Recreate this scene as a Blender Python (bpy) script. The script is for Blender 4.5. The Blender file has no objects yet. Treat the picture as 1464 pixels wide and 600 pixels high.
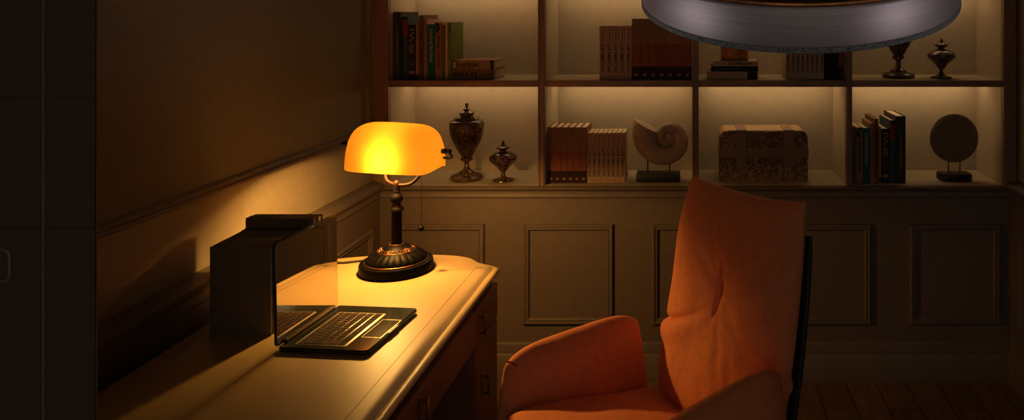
import bpy, bmesh, math, random
from mathutils import Vector, Matrix, noise
random.seed(7)
SC = bpy.context.scene
COL = SC.collection
PI = math.pi
F = 1060.0; VX, VY = 994.0, 18.0; EYE = 1.6

# ---------------------------------------------------------------- camera, world, exposure
cd = bpy.data.cameras.new('camera'); cam = bpy.data.objects.new('camera', cd); COL.objects.link(cam)
cam.location = (0, 0, EYE); cam.rotation_euler = (PI/2, 0, 0)
cd.sensor_width = 36; cd.lens = 36*F/1464
cd.shift_x = -(VX-732)/1464; cd.shift_y = (VY-300)/1464
cd.clip_start = .05
SC.camera = cam
SC.view_settings.view_transform = 'Standard'; SC.view_settings.look = 'None'
SC.view_settings.gamma = 1; SC.view_settings.exposure = 0; SC.view_settings.use_curve_mapping = False
w = bpy.data.worlds.new('world'); SC.world = w; w.use_nodes = True
w.node_tree.nodes['Background'].inputs[0].default_value = (1, .88, .72, 1)
w.node_tree.nodes['Background'].inputs[1].default_value = .21
SC.cycles.use_denoising = True
SC.cycles.sample_clamp_indirect = 3

BULB = 1330.0      # radiance of the desk lamp's bulb
STRIP = 10.0       # radiance of the shelf light strips

def spot(name, loc, target, power, color, angle, blend=.3, radius=.1):
    l = bpy.data.lights.new(name, 'SPOT'); l.energy = power; l.color = color
    l.spot_size = math.radians(angle); l.spot_blend = blend; l.shadow_soft_size = radius
    o = bpy.data.objects.new(name, l); COL.objects.link(o); o.location = loc
    o.rotation_euler = (Vector(target)-Vector(loc)).to_track_quat('-Z', 'Y').to_euler()
    return o
spot('ceiling_spotlight', (-.95, .98, 1.42), (.16, 1.2, 1.67), 17, (1, .90, .90), 28, .3, .3)  # added spot without a fixture, brightens the hanging ring's left side
spot('ceiling_spotlight', (1.25, .55, 1.42), (.18, 1.2, 1.68), 22, (1, .90, .90), 24, .3, .3)  # second added spot, unseen, for the highlight on the ring's right

def at(px, py, d):
    return Vector(((px-VX)*d/F, d, EYE-(py-VY)*d/F))
def X(px, d): return (px-VX)*d/F
def Z(py, d): return EYE-(py-VY)*d/F

# ---------------------------------------------------------------- materials
def mat(name, color, rough=.5, metal=0, var=.12, vscale=30, bump=0, bscale=120, spec=.5, sheen=0, emit=None, estr=0, stretch=None, coat=0):
    m = bpy.data.materials.new(name); m.use_nodes = True
    nt = m.node_tree; N = nt.nodes; L = nt.links; p = N['Principled BSDF']
    p.inputs['Roughness'].default_value = rough; p.inputs['Metallic'].default_value = metal
    p.inputs['Specular IOR Level'].default_value = spec
    if sheen:
        p.inputs['Sheen Weight'].default_value = sheen; p.inputs['Sheen Roughness'].default_value = .4
        p.inputs['Sheen Tint'].default_value = (1, .5, .25, 1)
    if coat: p.inputs['Coat Weight'].default_value = coat
    c = Vector(color)
    tc = N.new('ShaderNodeTexCoord'); mp = N.new('ShaderNodeMapping'); L.new(tc.outputs['Object'], mp.inputs[0])
    if stretch: mp.inputs['Scale'].default_value = stretch
    n = N.new('ShaderNodeTexNoise'); n.inputs['Scale'].default_value = vscale; n.inputs['Detail'].default_value = 4
    L.new(mp.outputs[0], n.inputs[0])
    r = N.new('ShaderNodeValToRGB')
    r.color_ramp.elements[0].position = .3; r.color_ramp.elements[1].position = .7
    r.color_ramp.elements[0].color = (*(c*(1-var)), 1); r.color_ramp.elements[1].color = (*[min(1, q) for q in c*(1+var)], 1)
    L.new(n.outputs['Fac'], r.inputs[0]); L.new(r.outputs[0], p.inputs['Base Color'])
    if bump:
        n2 = N.new('ShaderNodeTexNoise'); n2.inputs['Scale'].default_value = bscale; n2.inputs['Detail'].default_value = 3
        L.new(mp.outputs[0], n2.inputs[0])
        b = N.new('ShaderNodeBump'); b.inputs['Strength'].default_value = bump; b.inputs['Distance'].default_value = .002
        L.new(n2.outputs['Fac'], b.inputs['Height']); L.new(b.outputs[0], p.inputs['Normal'])
    if emit:
        p.inputs['Emission Color'].default_value = (*emit, 1); p.inputs['Emission Strength'].default_value = estr
    return m

M = {}
M['wall'] = mat('wall_paint', (.29, .235, .165), .8, bump=.12, bscale=300, var=.05)
M['panel'] = mat('panel_fabric', (.165, .145, .098), .85, bump=.12, bscale=300, var=.05)  # darker wall tone, upper wall's shade put into the colour
M['wood'] = mat('painted_wood', (.138, .10, .086), .55, var=.06, bump=.05, bscale=200)
M['dark_wood'] = mat('dark_wood', (.29, .165, .11), .45, var=.15, vscale=14, stretch=(1, 1, .1))
M['back'] = mat('backboard_paint', (.50, .42, .30), .75, var=.04, bump=.1, bscale=300)
M['ceiling'] = mat('ceiling_paint', (.6, .55, .48), .9)
M['partition'] = mat('partition_veneer', (.105, .065, .05), .7, var=.08)
M['desk'] = mat('desk_wood', (.50, .35, .155), .42, spec=.6, var=.05, vscale=10, stretch=(8, .8, 8), bump=.04, bscale=260)
M['desk_dark'] = mat('desk_dark_wood', (.17, .085, .045), .5, var=.15, vscale=12, stretch=(2, .5, 2))
M['inlay'] = mat('inlay_line', (.16, .09, .04), .5)
M['brass'] = mat('antique_brass', (.30, .16, .07), .35, 1)
M['bronze'] = mat('dark_bronze', (.0022, .002, .002), .45, 0, var=.3, spec=.06)
M['bronze_arm'] = mat('oiled_bronze', (.006, .0026, .0014), .55, 0, spec=.06, var=.3, vscale=40)
M['copper'] = mat('rubbed_copper', (.46, .20, .08), .35, 1, var=.3, vscale=60)
M['black'] = mat('black_satin', (.012, .011, .011), .4)
M['rubber'] = mat('black_rubber', (.015, .013, .012), .6)
M['velvet'] = mat('orange_velvet', (.74, .24, .105), .85, var=.08, vscale=60, bump=.15, bscale=500, spec=.15, sheen=.15)
M['velvet_dark'] = mat('velvet_seam', (.25, .06, .02), .9)  # darkened velvet, shade inside a crease put into the colour
M['shell'] = mat('black_shell', (.008, .008, .009), .5)
M['alu'] = mat('dark_aluminium', (.045, .047, .038), .14, .5, var=.04, vscale=200)
M['alu_edge'] = mat('bright_aluminium', (.72, .62, .46), .32, .85)
M['key'] = mat('key_plastic', (.05, .03, .022), .8, spec=.15)
M['hinge'] = mat('brown_hinge', (.11, .06, .03), .7, spec=.2)
M['mirror'] = mat('glossy_screen_glass', (.80, .74, .66), .02, 1, var=0)
M['bezel'] = mat('screen_bezel', (.02, .016, .013), .3)
M['steel'] = mat('brushed_gunmetal', (.30, .255, .265), .5, .8, var=.10, vscale=6, stretch=(1, 1, 60))
M['ring_in'] = mat('ring_inside', (.02, .016, .014), .5)
M['grain'] = mat('speckled_grip', (.09, .09, .088), .7, var=.9, vscale=420, bump=.9, bscale=420)
M['page'] = mat('page_paper', (.62, .52, .36), .9, var=.10, vscale=300, stretch=(40, 1, 1))
M['shell_stone'] = mat('carved_stone', (.48, .35, .25), .8, var=.1, bump=.2, bscale=150)
M['ink'] = mat('black_ink', (.012, .008, .006), .8)
M['gilt'] = mat('gilt_ink', (.30, .19, .07), .5)
M['pale_ink'] = mat('pale_ink', (.45, .36, .22), .7)
M['folder'] = mat('dark_brown_board', (.24, .19, .14), .7, var=.06)
M['folder_black'] = mat('black_board', (.012, .010, .009), .7)
M['folder_grey'] = mat('grey_brown_board', (.24, .18, .12), .7)
M['folder_label'] = mat('orange_brown_label', (.40, .12, .03), .7)
M['grey_page'] = mat('greyed_paper', (.34, .26, .18), .9)

def strip_mat():
    m = bpy.data.materials.new('light_strip_glow'); m.use_nodes = True
    p = m.node_tree.nodes['Principled BSDF']
    p.inputs['Base Color'].default_value = (.8, .8, .8, 1)
    p.inputs['Emission Color'].default_value = (1, .66, .34, 1); p.inputs['Emission Strength'].default_value = STRIP
    return m
M['strip'] = strip_mat()
def bulb_mat():
    m = bpy.data.materials.new('bulb_glow'); m.use_nodes = True
    p = m.node_tree.nodes['Principled BSDF']
    p.inputs['Emission Color'].default_value = (1, .53, .12, 1); p.inputs['Emission Strength'].default_value = BULB
    return m
M['bulb'] = bulb_mat()
def shade_mat():
    m = bpy.data.materials.new('amber_glass'); m.use_nodes = True
    nt = m.node_tree; N = nt.nodes; L = nt.links; N.remove(N['Principled BSDF'])
    out = N['Material Output']
    tc = N.new('ShaderNodeTexCoord'); n = N.new('ShaderNodeTexNoise'); n.inputs['Scale'].default_value = 9
    L.new(tc.outputs['Object'], n.inputs[0])
    r = N.new('ShaderNodeValToRGB')
    r.color_ramp.elements[0].color = (.044, .0235, .0028, 1); r.color_ramp.elements[1].color = (.050, .0285, .0036, 1)
    L.new(n.outputs['Fac'], r.inputs[0])
    t = N.new('ShaderNodeBsdfTranslucent'); L.new(r.outputs[0], t.inputs[0])
    d = N.new('ShaderNodeBsdfDiffuse'); d.inputs[0].default_value = (.45, .16, .02, 1)
    g = N.new('ShaderNodeBsdfGlossy'); g.inputs['Roughness'].default_value = .15; g.inputs[0].default_value = (.04, .04, .04, 1)
    a1 = N.new('ShaderNodeAddShader'); a2 = N.new('ShaderNodeAddShader')
    L.new(t.outputs[0], a1.inputs[0]); L.new(d.outputs[0], a1.inputs[1])
    L.new(a1.outputs[0], a2.inputs[0]); L.new(g.outputs[0], a2.inputs[1]); L.new(a2.outputs[0], out.inputs[0])
    return m
M['shade'] = shade_mat()
def floor_mat():
    m = mat('floor_planks', (.16, .085, .05), .45, var=.3, vscale=8, stretch=(10, 1, 1))
    nt = m.node_tree; N = nt.nodes; L = nt.links; p = N['Principled BSDF']
    b = N.new('ShaderNodeTexBrick'); b.inputs['Scale'].default_value = 1; b.inputs['Mortar Size'].default_value = .003
    b.inputs['Brick Width'].default_value = 1.2; b.inputs['Row Height'].default_value = .13
    b.inputs['Color1'].default_value = (.75, .75, .75, 1); b.inputs['Color2'].default_value = (1.1, 1.1, 1.1, 1); b.inputs['Mortar'].default_value = (.25, .25, .25, 1)
    tc = N.new('ShaderNodeTexCoord'); mp = N.new('ShaderNodeMapping'); mp.inputs['Rotation'].default_value = (0, 0, PI/2)
    L.new(tc.outputs['Object'], mp.inputs[0]); L.new(mp.outputs[0], b.inputs[0])
    old = p.inputs['Base Color'].links[0].from_socket
    mx = N.new('ShaderNodeMix'); mx.data_type = 'RGBA'; mx.blend_type = 'MULTIPLY'; mx.inputs[0].default_value = 1
    L.new(old, mx.inputs[6]); L.new(b.outputs['Color'], mx.inputs[7]); L.new(mx.outputs[2], p.inputs['Base Color'])
    return m
M['floor'] = floor_mat()
def marble_mat(name, a, b, scale):
    m = mat(name, a, .22, spec=.5)
    nt = m.node_tree; N = nt.nodes; L = nt.links; p = N['Principled BSDF']
    tc = N.new('ShaderNodeTexCoord')
    v = N.new('ShaderNodeTexVoronoi'); v.feature = 'DISTANCE_TO_EDGE'; v.inputs['Scale'].default_value = scale
    n = N.new('ShaderNodeTexNoise'); n.inputs['Scale'].default_value = scale*.8; n.inputs['Detail'].default_value = 4
    L.new(tc.outputs['Object'], n.inputs[0])
    mx = N.new('ShaderNodeMix'); mx.data_type = 'RGBA'; mx.inputs[0].default_value = .12
    L.new(tc.outputs['Object'], mx.inputs[6]); L.new(n.outputs['Color'], mx.inputs[7]); L.new(mx.outputs[2], v.inputs[0])
    r = N.new('ShaderNodeValToRGB'); r.color_ramp.elements[0].color = (*b, 1); r.color_ramp.elements[1].color = (*a, 1)
    r.color_ramp.elements[1].position = .16
    L.new(v.outputs['Distance'], r.inputs[0]); L.new(r.outputs[0], p.inputs['Base Color'])
    return m
M['marble'] = marble_mat('brown_marble', (.045, .026, .016), (.20, .10, .05), 34)
def wicker_mat():
    m = mat('embossed_hide', (.26, .16, .08), .65, var=.1)
    nt = m.node_tree; N = nt.nodes; L = nt.links; p = N['Principled BSDF']
    tc = N.new('ShaderNodeTexCoord')
    n = N.new('ShaderNodeTexNoise'); n.inputs['Scale'].default_value = 20; n.inputs['Detail'].default_value = 1
    L.new(tc.outputs['Object'], n.inputs[0])
    mx = N.new('ShaderNodeMix'); mx.data_type = 'RGBA'; mx.inputs[0].default_value = .10
    L.new(tc.outputs['Object'], mx.inputs[6]); L.new(n.outputs['Color'], mx.inputs[7])
    v = N.new('ShaderNodeTexVoronoi'); v.feature = 'DISTANCE_TO_EDGE'; v.inputs['Scale'].default_value = 40
    L.new(mx.outputs[2], v.inputs[0])
    r = N.new('ShaderNodeValToRGB'); r.color_ramp.elements[0].color = (.14, .08, .042, 1); r.color_ramp.elements[1].color = (.38, .25, .14, 1)
    r.color_ramp.elements[0].position = .04; r.color_ramp.elements[1].position = .22
    L.new(v.outputs['Distance'], r.inputs[0]); L.new(r.outputs[0], p.inputs['Base Color'])
    b = N.new('ShaderNodeBump'); b.inputs['Strength'].default_value = .8; b.inputs['Distance'].default_value = .004
    L.new(v.outputs['Distance'], b.inputs['Height']); L.new(b.outputs[0], p.inputs['Normal'])
    return m
M['wicker'] = wicker_mat()
M['hide'] = mat('plain_hide', (.50, .33, .16), .55, var=.12, vscale=60)
M['strap'] = mat('strap_leather', (.30, .20, .125), .6, var=.06)
def coil_mat():
    m = mat('coiled_fibre', (.22, .14, .09), .8, var=.2, vscale=80)
    nt = m.node_tree; N = nt.nodes; L = nt.links; p = N['Principled BSDF']
    tc = N.new('ShaderNodeTexCoord')
    wv = N.new('ShaderNodeTexWave'); wv.wave_type = 'RINGS'; wv.rings_direction = 'Y'; wv.inputs['Scale'].default_value = 45
    wv.inputs['Distortion'].default_value = 5; wv.inputs['Detail'].default_value = 3; wv.inputs['Detail Scale'].default_value = 2.5
    L.new(tc.outputs['Object'], wv.inputs[0])
    r = N.new('ShaderNodeValToRGB'); r.color_ramp.elements[0].color = (.14, .095, .065, 1); r.color_ramp.elements[1].color = (.40, .29, .20, 1)
    L.new(wv.outputs['Fac'], r.inputs[0]); L.new(r.outputs[0], p.inputs['Base Color'])
    b = N.new('ShaderNodeBump'); b.inputs['Strength'].default_value = .8; b.inputs['Distance'].default_value = .004
    L.new(wv.outputs['Fac'], b.inputs['Height']); L.new(b.outputs[0], p.inputs['Normal'])
    return m
M['coil'] = coil_mat()

# ---------------------------------------------------------------- mesh helpers
def link(name, me, m, parent=None, loc=(0, 0, 0), rot=(0, 0, 0), smooth=40):
    o = bpy.data.objects.new(name, me); COL.objects.link(o)
    if m is not None and not me.materials: me.materials.append(m)
    if smooth:
        for p in me.polygons: p.use_smooth = True
        me.set_sharp_from_angle(angle=math.radians(smooth))
    o.location = loc; o.rotation_euler = rot
    if parent: o.parent = parent
    return o
def fin(name, bm, m, parent=None, loc=(0, 0, 0), rot=(0, 0, 0), smooth=40, flip=True):
    if flip: bmesh.ops.recalc_face_normals(bm, faces=bm.faces)
    me = bpy.data.meshes.new(name); bm.to_mesh(me); bm.free()
    return link(name, me, m, parent, loc, rot, smooth)
def tag(o, label, cat, group=None):
    o['label'] = label; o['category'] = cat
    if group: o['group'] = group
    return o
def struct(o, label=None):
    o['kind'] = 'structure'
    if label: o['label'] = label
    return o
def empty(name, loc, rot=(0, 0, 0)):
    o = bpy.data.objects.new(name, None); COL.objects.link(o); o.location = loc; o.rotation_euler = rot
    o.empty_display_size = .05
    return o
def box(bm, x0, x1, y0, y1, z0, z1, bev=0, seg=2):
    t = bmesh.new()
    vs = [t.verts.new((x, y, z)) for x in (x0, x1) for y in (y0, y1) for z in (z0, z1)]
    for f in ((0, 1, 3, 2), (4, 6, 7, 5), (0, 4, 5, 1), (2, 3, 7, 6), (0, 2, 6, 4), (1, 5, 7, 3)):
        t.faces.new([vs[i] for i in f])
    if bev: bmesh.ops.bevel(t, geom=t.edges[:], offset=bev, segments=seg, profile=.5, affect='EDGES')
    bmesh.ops.recalc_face_normals(t, faces=t.faces)
    me = bpy.data.meshes.new('tmp'); t.to_mesh(me); t.free(); bm.from_mesh(me); bpy.data.meshes.remove(me)
def bx(name, dims, m, parent=None, bev=0, seg=2, **k):
    bm = bmesh.new(); box(bm, *dims, bev=bev, seg=seg); return fin(name, bm, m, parent, **k)
def loft(bm, rings, close_u=True, cap=True):
    R = [[bm.verts.new(p) for p in r] for r in rings]
    n = len(R[0])
    for a, b in zip(R, R[1:]):
        for i in range(n if close_u else n-1):
            j = (i+1) % n
            try: bm.faces.new((a[i], a[j], b[j], b[i]))
            except ValueError: pass
    if cap and close_u:
        for r in (R[0], R[-1]):
            try: bm.faces.new(r)
            except ValueError: pass
    return R
def lathe(bm, prof, n=40, axis='Z', mod=None):
    rings = []
    for r, z in prof:
        ring = []
        for i in range(n):
            a = 2*PI*i/n; rr = max(r, 1e-4)
            if mod: rr = mod(rr, z, a)
            p = (rr*math.cos(a), rr*math.sin(a), z) if axis == 'Z' else (z, rr*math.cos(a), rr*math.sin(a)) if axis == 'X' else (rr*math.cos(a), z, rr*math.sin(a))
            ring.append(p)
        rings.append(ring)
    loft(bm, rings)
def catmull(pts, n=8):
    P = [Vector(p) for p in pts]; out = []
    for i in range(len(P)-1):
        p0 = P[max(i-1, 0)]; p1 = P[i]; p2 = P[i+1]; p3 = P[min(i+2, len(P)-1)]
        for k in range(n):
            t = k/n
            out.append(.5*((2*p1)+(p2-p0)*t+(2*p0-5*p1+4*p2-p3)*t*t+(3*p1-p0-3*p2+p3)*t**3))
    out.append(P[-1]); return out
def tube(bm, pts, r, n=10):
    pts = [Vector(p) for p in pts]; rings = []
    up = Vector((0, 0, 1)); prev = None
    for i, p in enumerate(pts):
        d = (pts[min(i+1, len(pts)-1)]-pts[max(i-1, 0)]).normalized()
        if prev is None:
            s = d.cross(up)
            if s.length < .01: s = d.cross(Vector((1, 0, 0)))
        else: s = prev-d*prev.dot(d)
        s.normalize(); prev = s; t = d.cross(s)
        rr = r(i/(len(pts)-1)) if callable(r) else r
        rings.append([p+rr*(math.cos(2*PI*k/n)*s+math.sin(2*PI*k/n)*t) for k in range(n)])
    loft(bm, rings)
def ball(bm, c, r, sx=1, sy=1, sz=1, u=16, v=10):
    m = Matrix.Translation(c) @ Matrix.Diagonal((r*sx, r*sy, r*sz, 1))
    bmesh.ops.create_uvsphere(bm, u_segments=u, v_segments=v, radius=1, matrix=m)
def torus(bm, R, r, z, n=48, k=8):
    tube_r = []
    for i in range(n):
        a = 2*PI*i/n
        tube_r.append([((R+r*math.cos(2*PI*j/k))*math.cos(a), (R+r*math.cos(2*PI*j/k))*math.sin(a), z+r*math.sin(2*PI*j/k)) for j in range(k)])
    tube_r.append(tube_r[0])
    loft(bm, tube_r, cap=False); bmesh.ops.remove_doubles(bm, verts=bm.verts, dist=1e-6)
PROF = [(0, 0), (0, .006), (.005, .013), (.011, .013), (.013, .008), (.019, .008), (.022, .011), (.026, .007), (.028, .002), (.028, 0)]
def frame(bm, o, ux, uz, nrm, w, h, prof=PROF, s=1.0):
    """mitred rectangular moulding; o = lower-left outer corner, profile (inward, outward)"""
    o, ux, uz, nrm = map(Vector, (o, ux, uz, nrm)); rings = []
    for cx, cz, ix, iz in ((0, 0, 1, 1), (w, 0, -1, 1), (w, h, -1, -1), (0, h, 1, -1)):
        rings.append([o+ux*(cx+ix*a*s)+uz*(cz+iz*a*s)+nrm*b*s for a, b in prof])
    rings.append(rings[0])
    loft(bm, rings, close_u=False, cap=False)
    bmesh.ops.remove_doubles(bm, verts=bm.verts, dist=1e-6)
def extr(bm, prof, axis, a, b, org=(0, 0, 0)):
    """profile (out, up) swept along x or y; out direction given by sign in prof"""
    rings = []
    for t in (a, b):
        rings.append([(Vector(org)+Vector((t, p, q)) if axis == 'X' else Vector(org)+Vector((p, t, q))) for p, q in prof])
    loft(bm, rings)
_txt = {}
def text_mesh(body):
    if body not in _txt:
        cu = bpy.data.curves.new('t', 'FONT'); cu.body = body; cu.resolution_u = 2; cu.extrude = .01; cu.offset = .018
        o = bpy.data.objects.new('t', cu); COL.objects.link(o); bpy.context.view_layer.update()
        dg = bpy.context.evaluated_depsgraph_get()
        me = bpy.data.meshes.new_from_object(o.evaluated_get(dg))
        bpy.data.objects.remove(o); bpy.data.curves.remove(cu)
        vs = [v.co.copy() for v in me.vertices]; fs = [tuple(p.vertices) for p in me.polygons]
        bpy.data.meshes.remove(me)
        x0 = min(v.x for v in vs); x1 = max(v.x for v in vs); y0 = min(v.y for v in vs); y1 = max(v.y for v in vs)
        _txt[body] = ([((v.x-x0)/(x1-x0)-.5, (v.y-y0)/(y1-y0)-.5, v.z) for v in vs], fs)
    return _txt[body]
def add_text(bm, body, c, dirv, upv, length, height, y):
    vs, fs = text_mesh(body); dirv = Vector(dirv); upv = Vector(upv); c = Vector(c)
    V = [bm.verts.new(Vector((0, y, 0))+c+dirv*x*length+upv*v*height+Vector((0, -z*.04, 0))) for x, v, z in vs]
    for f in fs:
        try: bm.faces.new([V[i] for i in f])
        except ValueError: pass

# ================================================================ THE ROOM
WX = 1.40          # half width of the room
WI = 1.37          # face of the wainscot
YF = 3.22          # front plane of the bookcase
YB = 3.53          # niche back
H = 2.7
struct(bx('floor', (-1.6, 1.6, -1.5, 3.7, -.08, 0), M['floor']))
struct(bx('ceiling', (-1.6, 1.6, -1.5, 3.7, H, H+.08), M['ceiling']))
struct(bx('wall_left', (-WX-.12, -WX, -1.5, 3.7, 0, H), M['wall']))
struct(bx('wall_right', (WX, WX+.12, -1.5, 3.7, 0, H), M['wall']))
struct(bx('wall_back', (-WX, WX, 3.57, 3.69, 0, H), M['wall']))
# dark return wall beside the camera, its end cut on the slant, with two shallow seams
bm = bmesh.new()
pts = [(-WX, 1.16), (-1.008*1.16/1.25-.004, 1.16), (-1.008, 1.25), (-WX, 1.25)]
loft(bm, [[(x, y, z) for x, y in pts] for z in (0, 1.262)])
loft(bm, [[(x, y, z) for x, y in pts] for z in (1.265, 1.468)])
loft(bm, [[(x, y, z) for x, y in pts] for z in (1.471, H)])
loft(bm, [[(x*.998, y+.002 if y < 1.2 else y-.002, z) for x, y in pts] for z in (.01, H-.01)])
struct(fin('wall_front', bm, M['partition'], smooth=0), 'dark brown panelled return wall at the left edge')
bm = bmesh.new(); box(bm, -1.0195, -1.0165, 1.1575, 1.161, 0, H)
rr = []
# faint raised ring outline on the panel
xx0, xx1, zz0, zz1 = X(-60, 1.16), X(15, 1.16), Z(402, 1.16), Z(356, 1.16)
ring = []
for k in range(24):
    a = 2*PI*k/24; cx = xx1-.012 if math.cos(a) > 0 else xx0+.012; cz = zz1-.012 if math.sin(a) > 0 else zz0+.012
    ring.append((cx+.012*math.cos(a), 1.159, cz+.012*math.sin(a)))
ring.append(ring[0]); tube(bm, ring, .0025, 6)
struct(fin('trim_1', bm, M['dark_wood']))

# side wall wainscots
for side, sgn in (('left', -1), ('right', 1)):
    n = -sgn
    wall0 = sgn*WX; face = sgn*WI
    xa, xb = sorted((wall0, face))
    struct(bx('wainscot', (xa, xb, 1.25, YF, .17, .80), M['wood'], bpy.data.objects['wall_'+side]))
    bm = bmesh.new()
    prof = [(wall0, .795), (face+n*.004, .795), (face+n*.008, .803), (face+n*.004, .812), (face+n*.006, .826), (face+n*.02, .838), (face+n*.024, .846), (face+n*.022, .856), (face+n*.008, .862), (wall0+n*.012, .868), (wall0, .872)]
    extr(bm, prof, 'Y', 1.25, YF)
    struct(fin('trim_%d' % (2 if sgn < 0 else 3), bm, M['wood']))
    bm = bmesh.new()
    prof = [(wall0, 0), (face+n*.014, 0), (face+n*.014, .118), (face+n*.009, .124), (face+n*.011, .136), (face+n*.006, .146), (face+n*.008, .158), (face+n*.001, .17), (wall0, .17)]
    extr(bm, prof, 'Y', 1.25, YF)
    struct(fin('baseboard_'+side, bm, M['wood']))
    bm = bmesh.new()
    for y0, y1 in ((1.45, 2.2), (2.38, 3.13)):
        frame(bm, (face, y0, .248), (0, 1, 0), (0, 0, 1), (n, 0, 0), y1-y0, .435)
    struct(fin('trim_%d' % (4 if sgn < 0 else 5), bm, M['wood']))
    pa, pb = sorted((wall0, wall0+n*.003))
    struct(bx('inset_panel', (pa, pb, 1.31, 3.125, 1.085, 2.46), M['panel'], bpy.data.objects['wall_'+side]))  # thin sheet darkening the upper wall where less lamp light falls
    bm = bmesh.new()
    frame(bm, (wall0, 1.30, 1.072), (0, 1, 0), (0, 0, 1), (n, 0, 0), 3.135-1.30, 1.40, s=1.25)
    struct(fin('trim_%d' % (6 if sgn < 0 else 7), bm, M['wood']))

# ================================================================ BUILT-IN BOOKCASE
bc = empty('bookcase', (0, YF, 0)); B = lambda d: (d[0], d[1], d[2]-YF, d[3]-YF, d[4], d[5])
tag(bc, 'built-in dark wood bookcase with lit open niches above a panelled cabinet base', 'bookcase')
def part(name, d, m, **k): return bx(name, B(d), m, bc, **k)
ZS = .85; ZU0, ZU1 = 1.281, 1.305; ZT = 1.736
part('back_panel', (-WX, WX, YB, 3.565, ZS, H-.01), M['back'])
part('base_cabinet', (-WX, WX, YF+.002, 3.565, .02, .795), M['wood'])
bm = bmesh.new()   # sill with stepped moulding
y0 = YF
prof = [(YF+.34-YF, .795), (-.004, .795), (-.008, .803), (-.004, .812), (-.006, .826), (-.02, .836), (-.022, .844), (-.018, .848), (0, .8485), (YB-YF+.03, .8485)]
extr(bm, prof, 'X', -WI, WI)
fin('sill', bm, M['wood'], bc)
part('niche_floor', (-WI+.03, WI-.03, YF+.003, YB, ZS-.0025, ZS), M['back'])
bm = bmesh.new()
prof = [(.01, 0), (-.014, 0), (-.014, .118), (-.009, .124), (-.011, .136), (-.006, .146), (-.008, .158), (-.001, .17), (.01, .17)]
extr(bm, prof, 'X', -WI, WI)
fin('plinth', bm, M['wood'], bc)
for k in range(5):
    px0 = 564+184*k; px1 = px0+129
    bm = bmesh.new(); x0, x1 = X(px0, YF), X(px1, YF)
    frame(bm, (x0, .001, .248), (1, 0, 0), (0, 0, 1), (0, -1, 0), x1-x0, .435)
    fin('panel_moulding', bm, M['wood'], bc)
DIV = [(769, 779), (990, 998.5), (1210, 1218.5)]
def stile(px0, px1, name):
    x0, x1 = X(px0, YF), X(px1, YF); bm = bmesh.new()
    box(bm, x0, x1, 0, YB-YF, ZS, H-.01)
    ww = x1-x0
    for q in (.2, .8):   # double bead on the front edge
        c = x0+ww*q; box(bm, c-ww*.09, c+ww*.09, -.004, .002, ZS, H-.01, bev=.001, seg=1)
    return fin(name, bm, M['dark_wood'], bc)
for a, b in DIV: stile(a, b, 'divider')
stile(529, 555, 'stile'); stile(1435, 1453, 'stile')
part('liner', (X(555, YF), X(555, YF)+.0015, YF+.022, YB, ZS, ZT), M['back'])
part('liner', (X(1435, YF)-.0015, X(1435, YF), YF+.022, YB, ZS, ZT), M['back'])
for a, b in DIV:
    part('liner', (X(b, YF), X(b, YF)+.0015, YF+.022, YB, ZS, ZT), M['back'])
    part('liner', (X(a, YF)-.0015, X(a, YF), YF+.022, YB, ZS, ZT), M['back'])
NX = [(X(555, YF), X(769, YF)), (X(779, YF), X(990, YF)), (X(998.5, YF), X(1210, YF)), (X(1218.5, YF), X(1435, YF))]
for x0, x1 in NX:
    part('shelf_lip', (x0, x1, YF+.002, YF+.02, ZU0-.004, ZU1), M['dark_wood'], bev=.002)
    part('shelf', (x0, x1, YF+.02, YB, ZU0, ZU1), M['back'])
    part('shelf_lip', (x0, x1, YF+.002, YF+.02, ZT, ZT+.03), M['dark_wood'], bev=.002)
    part('shelf', (x0, x1, YF+.02, YB, ZT, ZT+.028), M['back'])
    for zt in (ZU0, ZT):
        s = part('light_strip', (x0+.03, x1-.03, YB-.098, YB-.083, zt-.008, zt), M['strip'])

# ================================================================ DESK
DZ = .75
desk = empty('writing_desk', (-1.0, 2.0, 0)); D0 = Vector((-1.0, 2.0, 0))
tag(desk, 'warm brown wooden writing desk with a beaded edge and drawers along the left wall', 'desk')
def dbox(name, d, m, parent=desk, **k):
    return bx(name, (d[0]-D0.x, d[1]-D0.x, d[2]-D0.y, d[3]-D0.y, d[4], d[5]), m, parent, **k)
# top: outline (front edge + bowed far end), offset rings give the moulded edge
YN = 1.262
XL = -1.338; XE = -.655
END = catmull([(XE, 2.487, 0), (-.685, 2.512, 0), (-.715, 2.529, 0), (-.744, 2.547, 0), (-.782, 2.588, 0), (-.83, 2.612, 0), (-.90, 2.624, 0), (-.975, 2.627, 0), (-1.05, 2.625, 0), (-1.14, 2.613, 0), (-1.25, 2.578, 0), (XL, 2.52, 0)], 5)
def top_outline(off):
    base = [Vector((XE, YN, 0)), Vector((XE, 2.0, 0))]+END
    pts = []
    for i, p in enumerate(base):
        if i == 0: n = Vector((-1, 0, 0))
        else:
            d1 = (p-base[i-1]).normalized(); d2 = (base[min(i+1, len(base)-1)]-p).normalized()
            if i == len(base)-1: d2 = d1
            n1 = Vector((-d1.y, d1.x, 0)); n2 = Vector((-d2.y, d2.x, 0)); n = (n1+n2).normalized(); n = n/max(.5, n.dot(n1))
        q = p+Vector((n.x*(1 if i < 2 else .45), n.y*.45, 0))*off
        pts.append((max(min(q.x, XE-off), XL), q.y))
    pts.append((XL, YN))
    return pts
prof = [(.012, .728), (.003, .730), (0, .735), (.002, .741), (.008, .7435), (.020, .743), (.0235, .7395), (.027, .741), (.033, .7465), (.043, .7495), (.055, DZ), (.075, DZ)]
bm = bmesh.new(); rings = []
for off, z in prof: rings.append([(x-D0.x, y-D0.y, z) for x, y in top_outline(off)])
loft(bm, rings, close_u=True, cap=True)
fin('desk_top', bm, M['desk'], desk, smooth=50)
bm = bmesh.new()
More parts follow.
